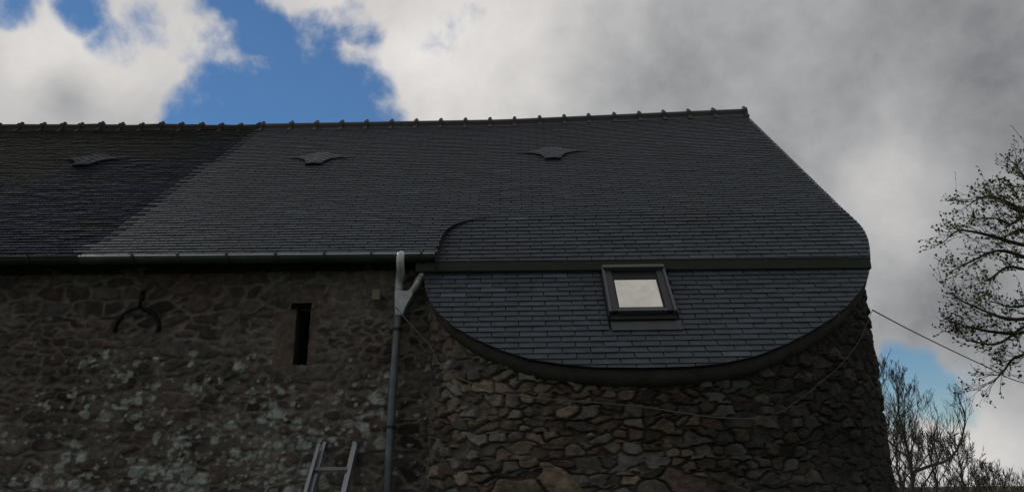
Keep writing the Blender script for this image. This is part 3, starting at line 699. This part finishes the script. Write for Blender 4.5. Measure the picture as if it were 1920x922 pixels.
# roof vents
def vent(px, py, parent, m_, w=.34, lab=None, mossy=False):
    xc, sc_ = unM(px, py); mb = MB(); hm = .030
    # outline of the raised hood: front edge from wing tip to wing tip, apex above
    def front(x):
        a = abs(x)
        return float(np.interp(a, [0, .118, .122, .14, .17, .24, .31, .40, .50], [0, 0, .08, .16, .215, .275, .315, .345, .36]))
    wt = .50
    def backe(x): return .375+.24*max(0, 1-abs(x)/.36)
    n = 50; grid = []
    def Hh(x, t): return hm*max(0, 1-abs(x)/.47)**1.2*(1-t)**1.2
    for i in range(n+1):
        x = -wt+2*wt*i/n; f0 = front(x); b0 = max(backe(x), f0+.003); rowv = []
        for j in range(7):
            t = j/6; s_ = f0+(b0-f0)*t; hh = Hh(x, t)+.0165
            rowv.append((x, s_, hh))
        grid.append(rowv)
    A = [[mb.vert(M_(xc+x, sc_+s_, h)) for x, s_, h in r_] for r_ in grid]; Bt = [[mb.vert(M_(xc+x, sc_+s_, max(h-.022, .000))) for x, s_, h in r_] for r_ in grid]
    for i in range(n):
        for j in range(6): mb.face([A[i][j], A[i+1][j], A[i+1][j+1], A[i][j+1]]); mb.face([Bt[i][j], Bt[i][j+1], Bt[i+1][j+1], Bt[i+1][j]])
        mb.m = 1; mb.face([A[i][0], Bt[i][0], Bt[i+1][0], A[i+1][0]]); mb.m = 0; mb.face([A[i][6], A[i+1][6], Bt[i+1][6], Bt[i][6]])  # front lip black: shadow under the hood painted on
    mb.c = [(.060, .068, .076) if not mossy else (.022, .022, .022)]*len(mb.v)
    o = mb.build('roof_vent', [m_, mt_dark], parent, col=True)
    if lab: tag(o, lab)
    # diamond-laid slates on the hood
    dm = MB()
    for i in range(-6, 7):
        for j in range(0, 13):
            x = i*.062; s_ = .045+j*.056
            if (i+j) % 2: continue
            if abs(x)+.05 > .36 or s_ < front(x)+.0 or s_ > backe(x)-.02: continue
            q = []
            for dx, ds in ((0, -.060), (.056, 0), (0, .052), (-.056, 0)):
                xx, s2 = x+dx, s_+ds; f0 = front(xx); b0 = max(backe(xx), f0+.003); t = min(max((s2-f0)/(b0-f0), 0), 1)
                q.append(M_(xc+xx, sc_+max(s2, f0), Hh(xx, t)+.0175+(.005 if ds < 0 else .0025 if ds == 0 else 0)))
            dm.cur = newcol() if not mossy else oldcol(); a = [dm.vert(p) for p in q]; b = [dm.vert(p-nM*.004) for p in q]; dm.face(a)
            for k in range(4): dm.face([a[k-1], b[k-1], b[k], a[k]])
    dm.build('diamond_slates', m_, o, col=True)
    mo_ = MB(); 
    p0, p1 = M_(xc-.11, sc_+.02, .01), M_(xc+.11, sc_+.02, .01); mo_.poly([p0, p1, p1+nM*.03, p0+nM*.03]); mo_.build('opening', mt_dark, o)  # black sheet paints the shaded mouth of the vent
vent(587, 311, house, mt_new, lab='vent hood on the new slates, nearer the old roof'); vent(1037, 301, house, mt_new, lab='vent hood on the new slates, above the tower')
vent(150, 314, house, mt_old, lab='mossy vent hood on the old slates', mossy=True)
# wall anchor
an = MB()
def onw(px, py, d=.03): return onY(px, py, YW-d)
an.tube([onw(268, 545), onw(266, 560), onw(263, 578)], [.022, .026, .024], 8)
arc = [onw(215, 622), onw(217, 612), onw(222, 601), onw(232, 590), onw(246, 581), onw(262, 577), onw(278, 581), onw(290, 590), onw(297, 602), onw(298, 612), onw(297, 620)]
an.tube(arc, [.022, .021, .02, .02, .02, .02, .02, .02, .02, .021, .023], 8)
an.build('wall_anchor', mt_iron, house, smooth=True)
# ---------------------------------------------------------------- ladder
top_L, top_R = onY(598, 836, YW-.05), onY(672, 841, YW-.05)
lad = empty('ladder', ((top_L[0]+top_R[0])/2, YW-.9, 0), 'aluminium ladder leaning against the stone wall beside the grey downpipe', 'ladder')
wl_ = top_R[0]-top_L[0]; xc = (top_L[0]+top_R[0])/2; zt = top_L[2]; Yt = YW-.08
def rail(x, y_off, zto, name='rail'):
    mb = MB(); a = np.array([x-.05, Yt-1.45+y_off, 0.0]); b = np.array([x, Yt+y_off, zto]); t = (b-a)/np.linalg.norm(b-a)
    yv = np.cross(t, [1, 0, 0]); yv /= np.linalg.norm(yv)
    if yv[1] > 0: yv = -yv
    sgn = 1 if x < xc else -1
    # C channel: web + two flanges
    prof = [(0, -.042), (.030*sgn, -.042), (.030*sgn, -.036), (.005*sgn, -.036), (.005*sgn, .036), (.030*sgn, .036), (.030*sgn, .042), (0, .042)]
    mb.sweep([a, b], prof, lambda i: np.array([1., 0, 0]), lambda i: yv)
    return mb.build(name, mt_alu, lad), a, b
hw = wl_/2
for off, dz, w_ in ((0, 0., hw), (.085, .02, hw-.032)):
    oL, aL, bL = rail(xc-w_, off, zt+dz); oR, aR, bR = rail(xc+w_, off, zt+dz)
    nr = int((zt)/.28)
    for k in range(nr):
        z = zt-.21-k*.28-(.14 if off else 0); t = z/bL[2]
        if z < .1 or (off and z > 1.0+.3): continue
        p, q = aL+(bL-aL)*t, aR+(bR-aR)*t; mb = MB(); mb.box((p+q)/2, (q[0]-p[0]-.006, .030, .030)); mb.build('rung', mt_alu, lad, bevel=.004)
for sgn in (-1, 1):
    mb = MB(); mb.box((xc-.05+sgn*hw, Yt-1.45, .01), (.05, .08, .05)); mb.build('foot', mt_dark, lad, bevel=.008)
# ---------------------------------------------------------------- junction box and cables
jb = MB(); c = onY(706, 553, YW-.095); jb.box(c, (.082, .045, .112)); jbo = jb.build('junction_box', mt_box, bevel=.006)
tag(jbo, 'small beige junction box on the dark wall left of the downpipe', 'junction box')
lc_ = MB(); lc_.box(c+np.array([0, -.025, 0]), (.070, .008, .098)); lc_.build('cover', mt_box, jbo, bevel=.003)
def spline(P, n=8):
    P = [np.array(p, float) for p in P]; out = []
    for i in range(len(P)-1):
        p0, p1, p2, p3 = P[max(i-1, 0)], P[i], P[i+1], P[min(i+2, len(P)-1)]
        for k in range(n):
            t = k/n; out.append(.5*((2*p1)+(-p0+p2)*t+(2*p0-5*p1+4*p2-p3)*t*t+(-p0+3*p1-3*p2+p3)*t**3))
    out.append(P[-1]); return out
lp = MB(); lp.tube(spline([onw(690, 528, .09), onw(688, 545, .09), onw(684, 562, .10), onw(685, 575, .10), onw(691, 580, .10), onw(698, 577, .10), onw(701, 566, .10)]), .006, 6)
tag(lp.build('cable_loop', mt_cable, smooth=True), 'short looped cable hanging from the beige junction box', 'cable')
# cable across the tower
pl2 = S3
def ontower(px, py, off=.03):
    d = ray(px, py); best = None
    P = np.c_[S3[:, 0]+S3[:, 2]*off, S3[:, 1]+S3[:, 3]*off]
    # intersect the plan ray with the plan polyline
    for a, b in zip(P[:-1:3], P[3::3]):
        A_ = np.array([[d[0], a[0]-b[0]], [d[1], a[1]-b[1]]]); de = np.linalg.det(A_)
        if abs(de) < 1e-9: continue
        t, u_ = np.linalg.solve(A_, a)
        if 0 <= u_ <= 1 and t > 0 and (best is None or t < best): best = t
    return EYE+d*best if best else None
tw = [ontower(*q, .085) for q in ((806, 648), (822, 680), (845, 700), (880, 716), (920, 731), (970, 741), (1030, 748), (1100, 753), (1150, 757), (1210, 763), (1270, 772), (1330, 781), (1380, 784), (1422, 784))]
start = [onw(700, 532, .09), onw(716, 549, .11), onw(738, 571, .12), onY(768, 606, 7.0)]
cb = MB(); cb.tube(spline(start+[p for p in tw if p is not None]), .0052, 6)
tag(cb.build('sagging_cable', mt_cable, smooth=True), 'pale cable sagging from the house wall across the round stone tower', 'cable')
tw2 = [ontower(*q, .07) for q in ((1440, 782), (1475, 765), (1510, 740), (1540, 715), (1570, 690), (1595, 662), (1612, 637), (1625, 608))]
tw2 = [p for p in tw2 if p is not None]; last = onY(1636, 581, tw2[-1][1]+.15)
cb = MB(); cb.tube(spline(tw2+[last]), .0027, 6)
tag(cb.build('rising_cable', mt_cable, smooth=True), 'thin cable rising along the right side of the round tower', 'cable')
aw = [last, onY(1700, 615, 8.2), onY(1775, 652, 9.0), onY(1850, 687, 9.8), onY(1925, 719, 10.6)]; aw.append(aw[-1]+(aw[-1]-aw[-2])*3+np.array([0, 0, .35])); aw.append(aw[-1]+(aw[-1]-aw[-2])*1.0+np.array([0, 0, .9]))
cb = MB(); cb.tube(spline(aw), .0062, 6)
tag(cb.build('overhead_wire', mt_bcable, smooth=True), 'taut overhead wire running from the tower corner past the budding tree', 'wire')
rod = MB(); rod.tube([onY(762, 585, YW-.05), onY(797, 578, 7.12)], .008, 6); rod.build('pipe_stay', mt_pipe, dpo)
# ---------------------------------------------------------------- trees
rt = random.Random(11)
def rv(): 
    v = np.array([rt.gauss(0, 1) for _ in range(3)]); return v/np.linalg.norm(v)
def nz(v): return v/(np.linalg.norm(v)+1e-9)
def grow(mb, p, d, ln, r, lev, tips, wig=.22, lift=.06, kids=(4, 3, 3), seg=5, ratio=.55, spread=.8, minr=.004):
    pts = [p]; rads = [r]; dd = nz(np.array(d, float))
    for k in range(seg):
        dd = nz(dd+rv()*wig+np.array([0, 0, lift])); p = p+dd*ln/seg; pts.append(p); rads.append(max(r*(1-.75*(k+1)/seg), minr))
    mb.tube(pts, rads, 6 if r > .03 else 4 if r > .008 else 3, caps=False)
    if lev <= 0: tips.append((pts[-1], dd)); tips.append((pts[-3], dd)); return
    for k in range(kids[min(lev-1, len(kids)-1)]):
        t = rt.uniform(.3, 1.); i = min(int(t*seg), seg-1); q = pts[i]+(pts[i+1]-pts[i])*(t*seg-i)
        nd_ = nz(nz(pts[i+1]-pts[i])+rv()*spread)
        grow(mb, q, nd_, ln*ratio*rt.uniform(.7, 1.25), max(rads[i]*.5, minr), lev-1, tips, wig, lift, kids, seg, ratio, spread, minr)
    tips.append((pts[-1], dd))
# near budding tree, trunk outside the frame on the right
YT = 10.5
nt_ = empty('budding_tree', (*onY(2330, 900, YT)[:2], 0), 'large tree with fresh budding leaves reaching in from the right edge', 'tree')
trm = MB(); tips = []
base = onY(2330, 900, YT); base[2] = -.1
tp_ = [base, base+np.array([.05, 0, 2.]), base+np.array([-.1, .1, 4.]), base+np.array([-.2, .1, 6.2]), base+np.array([-.1, 0, 8.5])]
trm.tube(spline(tp_, 5), list(np.linspace(.30, .10, 21)), 12)
limbs = [
    ([(2260, 560), (2080, 520), (1960, 425), (1900, 385), (1850, 368), (1815, 385)], 10.0, .06),
    ([(2080, 520), (1960, 470), (1900, 455), (1850, 440), (1800, 432), (1775, 448)], 10.3, .04),
    ([(2080, 530), (1970, 500), (1915, 480), (1870, 470), (1820, 490), (1785, 508)], 10.2, .04),
    ([(2100, 440), (1990, 390), (1935, 350), (1915, 325), (1905, 312)], 10.4, .05),
    ([(2250, 700), (2080, 640), (1960, 600), (1890, 598), (1840, 580), (1795, 560)], 9.8, .05),
    ([(2080, 650), (1960, 620), (1900, 625), (1850, 620), (1810, 612), (1795, 618)], 10.1, .035),
    ([(2080, 680), (1980, 650), (1930, 662), (1900, 672), (1882, 695), (1862, 716)], 9.9, .028),
    ([(1960, 425), (1925, 405), (1895, 420), (1870, 410), (1840, 408)], 10.5, .03),
    ([(1960, 600), (1920, 612), (1880, 640), (1850, 645), (1815, 638)], 10.3, .03),
    ([(1985, 390), (1950, 380), (1915, 395), (1890, 385), (1868, 362)], 9.7, .03),
    ([(1960, 500), (1925, 505), (1890, 500), (1860, 520), (1845, 528)], 9.9, .025),
    ([(1960, 600), (1930, 575), (1895, 575), (1860, 565)], 10.4, .025),
    ([(1990, 440), (1950, 440), (1915, 430), (1890, 440)], 9.6, .03),
    ([(1990, 350), (1955, 330), (1930, 345), (1912, 350)], 9.8, .03),
]
for P, Y, r in limbs:
    pts = [onY(x, y, Y+.35*sin(i*1.7+x*.01)) for i, (x, y) in enumerate(P)]
    if P[0][0] > 2090: pts = [base+np.array([-.1, .05, max(1.8, pts[0][2]-.5)])]+pts
    sp = spline(pts, 4); n = len(sp); trm.tube(sp, list(np.linspace(r, .007, n)), 6)
    for i in range(n//4, n):
        if sp[i][0] > onY(2060, 500, YT)[0] and i % 3: continue
        for _ in range(2):
            d = nz(nz(sp[min(i+1, n-1)]-sp[i-1])*1.2+rv()*.7)
            grow(trm, sp[i], d, rt.uniform(.2, .48), .005, 1, tips, .2, .06, (3,), 5, .5, .6, .0024)
# the rest of the crown, outside the frame
for k in range(14):
    a = rt.uniform(0, 2*pi); z = rt.uniform(3.5, 8.2); d = np.array([.25+abs(cos(a))*.9, sin(a), .45])
    grow(trm, base+np.array([-.1, .05, z]), d, 2.2, .07, 3, tips, .22, .05, (3, 4, 4), 5, .6, .8, .005)
trm.build('trunk', mt_bark, nt_)
lf = MB()
for p, d in tips:
    far = p[0] > onY(2000, 500, YT)[0]
    for k in range(1+(rt.random() < .4) if not far else 1):
        q = p+rv()*.008*(k+.3); n_ = rv(); a = nz(d+rv()*.9); b = nz(np.cross(a, n_)); l = rt.uniform(.025, .055); w = l*rt.uniform(.28, .45)
        t = rt.random(); lf.cur = (.11+.07*t, .135+.07*t, .045) if rt.random() < .85 else (.13, .10, .03)
        c_ = nz(np.cross(a, b))*w*.5
        v = [lf.vert(x) for x in (q, q+a*l*.5+b*w+c_, q+a*l, q+a*l*.5-b*w+c_)]; mi = lf.vert(q+a*l*.55)
        lf.face([v[0], v[1], mi]); lf.face([v[1], v[2], mi]); lf.face([v[2], v[3], mi]); lf.face([v[3], v[0], mi])
lf.build('foliage', mt_leaf, nt_, col=True)
# bare trees beyond the tower
def bare(px, Y, top, label, r=.12, seed=1, lev=3, lean=0, m_=mt_bark, limbs=(), crown=1., nb=20):
    """open crown of fine ascending branches"""
    global rt
    rt = random.Random(seed); b = onY(px, 916, Y); b[2] = 0; H = onY(px, top, Y)[2]
    o = empty('bare_tree', tuple(b), label, 'tree', 'bare trees beyond the tower')
    mb = MB(); tips = []; pts = [b]; n = 10
    for k in range(1, n+1): pts.append(b+np.array([lean*k/n+rt.uniform(-.06, .06), rt.uniform(-.06, .06), H*.93*k/n]))
    rad = list(np.linspace(r, .012, n+1)); mb.tube(pts, rad, 8)
    mr = Y*.00017
    for k in range(nb):
        t = .28+.70*(k/nb); i = min(int(t*n), n-1); q = pts[i]+(pts[i+1]-pts[i])*(t*n-i); a = k*2.4+rt.uniform(-.4, .4)
        ln = H*crown*(.36*(1-t)**.75+.09)*rt.uniform(.8, 1.2); d = np.array([cos(a), sin(a), .75+.9*t])
        grow(mb, q, d, ln, max(rad[i]*.42, mr*2), lev, tips, .10, .07, (3, 5, 5), 6, .48, .50, mr)
    for P, rr in limbs:
        L3 = spline([onY(x, y, Y+.2*i) for i, (x, y) in enumerate(P)], 4); nn_ = len(L3); mb.tube(L3, list(np.linspace(rr, .016, nn_)), 8)
        for i in range(4, nn_):
            grow(mb, L3[i], np.array([rt.uniform(-.5, .5), rt.uniform(-.5, .5), 1.]), rt.uniform(.5, 1.1), .016, 2, tips, .13, .08, (4, 4), 6, .5, .55, mr)
    mb.build('trunk', m_, o)
bare(1712, 22, 690, 'tall bare tree standing right beside the tower, with one low arching limb', seed=4, r=.085, limbs=(([(1708, 886), (1745, 872), (1775, 862), (1797, 838), (1808, 800), (1810, 775)], .05),), crown=.85, nb=28, m_=mt_twig)
bare(1650, 19, 655, 'bare tree half hidden behind the right side of the tower', seed=9, r=.075, nb=18, crown=.8, m_=mt_twig)
bare(1757, 34, 815, 'low bare tree in the thicket behind the tallest bare tree', seed=12, r=.10, m_=mt_twig, crown=1.25)
bare(1808, 36, 828, 'rounded bare tree at the right end of the thicket', seed=15, r=.10, m_=mt_twig, crown=1.25)
bare(1857, 44, 874, 'small faint bare tree rising low at the far right of the thicket', seed=18, r=.10, m_=mt_twig, crown=1.3)
bare(1690, 30, 790, 'bare tree low behind the tower edge, under the taller crowns', seed=21, r=.10, m_=mt_twig, crown=1.1)
# far hedgerow along the horizon
hg = MB(); rt = random.Random(31)
for k in range(420):
    x = rt.uniform(14, 75); y = rt.uniform(56, 70); h = rt.uniform(1.4, 2.7); p = np.array([x, y, 0.])
    grow(hg, p, np.array([rt.uniform(-.3, .3), rt.uniform(-.3, .3), 1.]), h*.75, .05, 2, [], .14, .06, (4, 5), 5, .5, .6, .014)
tag(hg.build('hedgerow', mt_twig), 'low leafless hedge along the horizon at the far right', 'hedge', None, 'stuff')
print('SCENE BUILT')
